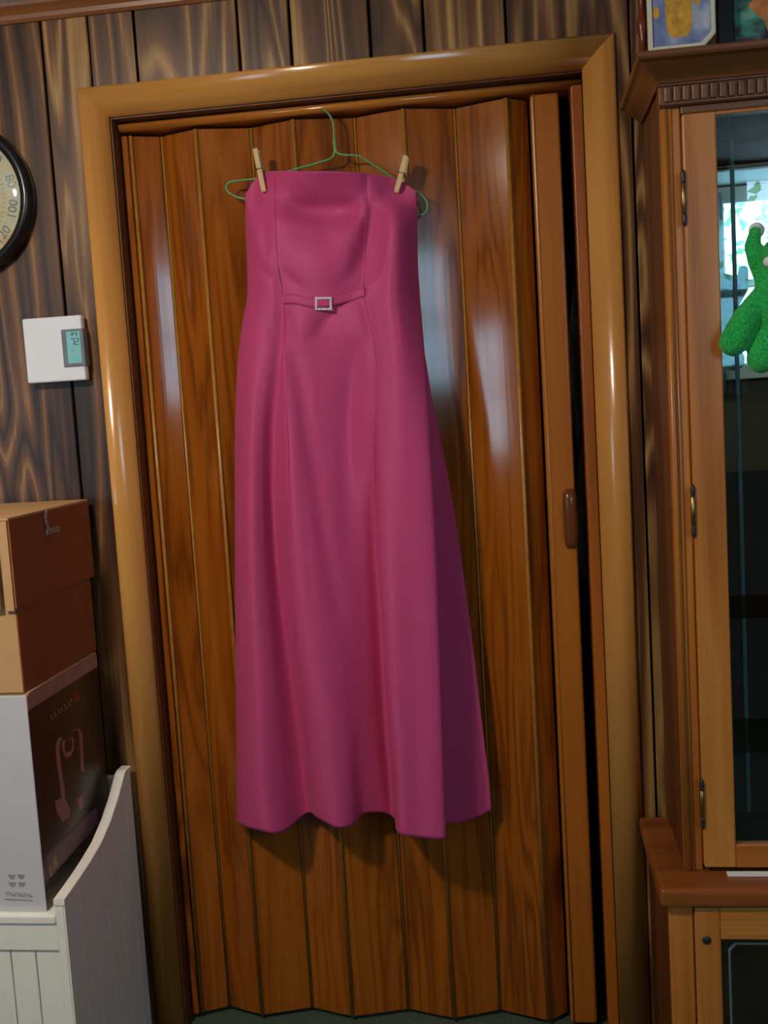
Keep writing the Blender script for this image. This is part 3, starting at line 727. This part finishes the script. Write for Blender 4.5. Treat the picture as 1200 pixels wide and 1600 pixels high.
# etched border with cut corners on the lower pane
gx0, gx1, gz0, gz1 = 1.0735+.044+.013, X1-.0035-.044-.013, .1135+.012, .4025-.010
def cutrect(i, c): return [(gx0+i+c, gz0+i), (gx1-i-c, gz0+i), (gx1-i, gz0+i+c), (gx1-i, gz1-i-c), (gx1-i-c, gz1-i), (gx0+i+c, gz1-i), (gx0+i, gz1-i-c), (gx0+i, gz0+i+c)]
bm = bmesh.new()
loft(bm, [[(x, y, z) for x, z in cutrect(i, c)] for i, c, y in ((0, .012, -.3299), (.004, .0105, -.3299), (.004, .0105, -.3304), (0, .012, -.3304), (0, .012, -.3299))], True, False)
bmesh.ops.remove_doubles(bm, verts=bm.verts, dist=1e-6); mobj('etched_border', bm, 'etch_glint', d2)
# upper section
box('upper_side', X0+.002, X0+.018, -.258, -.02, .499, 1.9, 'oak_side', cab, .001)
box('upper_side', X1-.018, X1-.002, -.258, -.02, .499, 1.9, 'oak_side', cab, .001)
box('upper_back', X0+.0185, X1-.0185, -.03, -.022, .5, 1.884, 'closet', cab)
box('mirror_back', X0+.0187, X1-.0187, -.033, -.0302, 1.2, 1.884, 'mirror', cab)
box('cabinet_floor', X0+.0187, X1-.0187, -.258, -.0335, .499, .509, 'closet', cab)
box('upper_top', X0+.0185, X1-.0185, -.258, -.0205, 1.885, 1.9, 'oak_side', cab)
for x0_, x1_, bx_ in ((X0, X0+.033, X0+.006), (X1-.033, X1, X1-.006)):
    pp = box('face_post', x0_, x1_, -.272, -.2585, .499, 1.84, 'oak', cab, .002)
    tube('bead', [(bx_, -.2725, .50), (bx_, -.2725, 1.838)], .0058, 'oak', pp, 12)
    tube('bead', [(x0_+.0165, -.2725, .50), (x0_+.0165, -.2725, 1.838)], .0028, 'oak', pp, 8)
bm = bmesh.new(); loft(bm, [[(1.226, -.0331, z), (1.2285, -.0345, z), (1.2345, -.0331, z)] for z in (.512, 1.882)]); mobj('mirror_bevel', bm, 'etch_glint', cab)  # plain teal painted on the bevel strip in place of its reflection
d1 = cabinet_door(X0+.034, X1-.034, .5085, 1.8255, -.284, -.262, .0555, .042, .006, 'upper_door')
box('shadow_rail', X0+.033, X1-.033, -.279, -.2585, 1.8265, 1.8395, 'oak_dark', cab, .002)
for zc_ in (1.688, 1.156, .628):
    bm = bmesh.new(); hx_ = X0+.0325
    lathe(bm, [(.002, -.026), (.0042, -.024), (.0042, .024), (.002, .026)], (hx_, -.2855, zc_), 'z', 12)
    hg = mobj('hinge', bm, 'brass', d1, True)
    for s in (-1, 1):
        bm = bmesh.new(); lathe(bm, [(.0042, s*.026), (.003, s*.029), (.0046, s*.033), (.0034, s*.037), (.0044, s*.040), (.001, s*.047)], (hx_, -.2855, zc_), 'z', 12); mobj('finial', bm, 'iron', hg, True)
# frieze with fluted dentils
fz = box('frieze', X0-.002, X1+.002, -.283, -.2585, 1.84, 1.876, 'oak_dark', cab, .001)
for q in (1.8415, 1.8725): box('frieze_fillet', X0-.003, X1+.003, -.2885, -.283, q, q+.003, 'oak_dark', fz)
x = X0+.006; proto = None
while x < X1-.012:
    if proto is None: proto = box('dentil', x, x+.0112, -.2885, -.2832, 1.846, 1.871, 'oak_dark', fz, .0022, 2); px0 = x
    else:
        c_ = proto.copy(); COL.objects.link(c_); c_.parent = fz; c_.location = proto.location+Vector((x-px0, 0, 0))
    x += .0150
# cornice: cove profile run round left, front and right
cpf = [(0, 1.8765), (.004, 1.8765), (.006, 1.880), (.010, 1.884), (.018, 1.890), (.028, 1.897), (.036, 1.903), (.040, 1.9045), (.046, 1.906), (.048, 1.910), (.048, 1.916), (.045, 1.919), (0, 1.919)]
path = lambda q: [(X0-q*.85, -.02), (X0-q*.85, -.286-q), (X1+q*.85, -.286-q), (X1+q*.85, -.02)]
bm = bmesh.new(); loft(bm, [[(*path(q)[k], z) for q, z in cpf] for k in range(4)]); mobj('cornice', bm, 'oak_dark', cab)
box('top_board', X0, X1, -.286, -.02, 1.9005, 1.9188, 'oak_side', cab)
for z_ in (.70, .95): box('glass_shelf', X0+.02, X1-.02, -.225, -.036, z_, z_+.006, 'shelfglass', cab)

# white card on the counter
tag(box('paper_card', 1.139, 1.36, -.3, -.2862, .4990, .5035, 'paper', None, .0006, 1), 'thin white card lying on the cabinet counter below the glass door', 'card')

# things on top of the cabinet
ZT = 1.9192
a, b_ = P(1013, 74, -.315), P(1118, 20, -.315)
pl = thing('plaque', 'cream ceramic plaque with cut corners and blue wash on the cabinet top', 'plaque', ((a.x+b_.x)/2, -.30, ZT))
xl, xr = a.x, b_.x; zt = ZT+.135; cc = .022
def octa(i, c1, c2): return [(xl+i, ZT+c1+i*.4), (xl+c1+i*.4, ZT+i), (xr-c2-i*.4, ZT+i), (xr-i, ZT+c2+i*.4), (xr-i, zt-c2-i*.4), (xr-c2-i*.4, zt-i), (xl+c1+i*.4, zt-i), (xl+i, zt-c1-i*.4)]
prism('rim', octa(0, .004, cc), 'y', -.316, -.306, 'plaquerim', pl, .0015)
fc = prism('painted_panel', octa(.009, .004, cc), 'y', -.3172, -.315, 'plaque', pl)
# soft golden patch and flecks (plain, featureless)
bm = bmesh.new(); cx = xl+(xr-xl)*.46
loft(bm, [[(cx+.021*abs(math.cos(t_))**.5*(1 if math.cos(t_) > 0 else -1)*(1+.03*math.sin(9*t_)), y, ZT+.064+.044*abs(math.sin(t_))**.6*(1 if math.sin(t_) > 0 else -1)) for t_ in [2*math.pi*k/36 for k in range(36)]] for y in (-.3178, -.3170)]); mobj('golden_patch', bm, 'gold', fc)
bm = bmesh.new()
for dx, dz in ((-.036, .062), (.030, .076)): loft(bm, [[(cx+dx+.005*math.cos(t_), y, ZT+dz+.009*math.sin(t_)) for t_ in [2*math.pi*k/16 for k in range(16)]] for y in (-.3178, -.3170)])
mobj('golden_flecks', bm, 'gold', fc, False, 'stuff')
# framed picture to the right
a = P(1119, 60, -.28)
pf = thing('framed_picture', 'black-framed teal and violet picture beside the plaque on the cabinet', 'picture', (a.x+.09, -.27, ZT))
fx0, fx1 = a.x, a.x+.19; fz1 = ZT+.24; fw_ = .030
for q in ((fx0, fx0+fw_, ZT, fz1), (fx1-fw_, fx1, ZT, fz1)): box('frame_side', *q[:2], -.285, -.262, *q[2:], 'black', pf, .004)
for q in ((ZT, ZT+.012), (fz1-fw_, fz1)): box('frame_bar', fx0+fw_, fx1-fw_, -.283, -.262, *q, 'black', pf, .003)
pc = box('print', fx0+fw_-.002, fx1-fw_+.002, -.272, -.266, ZT+.01, fz1-fw_, 'picture', pf)
bm = bmesh.new(); loft(bm, [[(fx0+.030+x_, y, ZT+z_) for x_, z_ in ((.024, .072), (.040, .092), (.075, .10), (.1, .06), (.085, .03), (.058, .016), (.05, .045))] for y in (-.2728, -.2719)]); mobj('orange_patch', bm, 'orange', pc)
# carved wood ornament at the corner
a = P(1001, 50, -.295)
bm = bmesh.new(); lathe(bm, [(.012, 0), (.013, .006), (.008, .012), (.0065, .03), (.010, .045), (.0115, .055), (.007, .066), (.006, .09), (.010, .11), (.006, .13), (.002, .136)], (a.x+.004, -.292, ZT), 'z', 20)
tag(mobj('carved_finial', bm, 'redwood', None, True), 'slender red-brown turned wood ornament at the cabinet corner beside the plaque', 'ornament')

# ------------------------------------------------------------------ green plush stuck to the glass door
GY = -.284+.010
def G(u, v, d): return P(u, v, GY-d)
toy = thing('plush_toy', 'green plush toy clinging to the cabinet glass by suction cup', 'plush toy', G(1170, 575, .03))
def capsules(name, chains, mat, parent, vox=.0035):
    bm = bmesh.new()
    for ch in chains:
        for (p0, r0), (p1, r1) in zip(ch, ch[1:]):
            n_ = max(2, int((p1-p0).length/(.35*min(r0, r1)))+1)
            for k in range(n_+1):
                bmesh.ops.create_icosphere(bm, subdivisions=2, radius=r0+(r1-r0)*k/n_, matrix=Matrix.Translation(p0.lerp(p1, k/n_)))
    o = mobj(name, bm, mat, parent, True)
    m1 = o.modifiers.new('join', 'REMESH'); m1.mode = 'VOXEL'; m1.voxel_size = vox; m1.use_smooth_shade = True
    m2 = o.modifiers.new('soft', 'SMOOTH'); m2.iterations = 6; m2.factor = .5
    return o
k_ = .00112
capsules('body', [[(G(1180, 362, .014), 9*k_), (G(1176, 385, .018), 13*k_), (G(1182, 410, .024), 13*k_), (G(1195, 440, .03), 14*k_)],
                  [(G(1200, 440, .034), 20*k_), (G(1215, 470, .036), 30*k_), (G(1215, 500, .036), 26*k_)],
                  [(G(1188, 462, .036), 15*k_), (G(1165, 500, .036), 22*k_), (G(1146, 535, .036), 22*k_)],
                  [(G(1208, 505, .034), 16*k_), (G(1196, 540, .036), 20*k_), (G(1190, 560, .036), 23*k_)],
                  [(G(1232, 505, .034), 16*k_), (G(1250, 545, .036), 22*k_)],
                  [(G(1225, 400, .04), 34*k_), (G(1240, 402, .04), 32*k_)],
                  [(G(1240, 440, .03), 14*k_), (G(1262, 400, .024), 13*k_), (G(1262, 365, .016), 10*k_)]], 'plush', toy)
c = G(1182, 360, 0)
bm = bmesh.new(); lathe(bm, [(.0135, -.0008), (.0128, -.003), (.009, -.007), (.005, -.010), (.004, -.014)], c, 'y', 24); s_ = mobj('suction_cup', bm, 'paper', toy, True)
c = G(1201, 409, .065); bm = bmesh.new(); bmesh.ops.create_icosphere(bm, subdivisions=2, radius=.009, matrix=Matrix.Translation(c)); ey = mobj('eye', bm, 'paper', toy, True)

# ------------------------------------------------------------------ ceiling lamp (lights the scene; above and behind the frame)
LX, LY = -.2, -1.55
lp = thing('ceiling_lamp', 'small glass dome lamp fixed to the ceiling left of the viewer', 'lamp', (LX, LY, CEIL))
bm = bmesh.new(); lathe(bm, [(.11, -.0005), (.11, -.018), (.10, -.025)], (LX, LY, CEIL), 'z', 32); mobj('metal_base', bm, 'brass', lp, True)
bm = bmesh.new(); lathe(bm, [(.088, -.0255)]+[(.088*math.cos(a), -.0255-.075*math.sin(a)) for a in [math.pi/2*k/8 for k in range(1, 8)]]+[(.003, -.1006)], (LX, LY, CEIL), 'z', 32); mobj('glass_dome', bm, 'lampglow', lp, True)
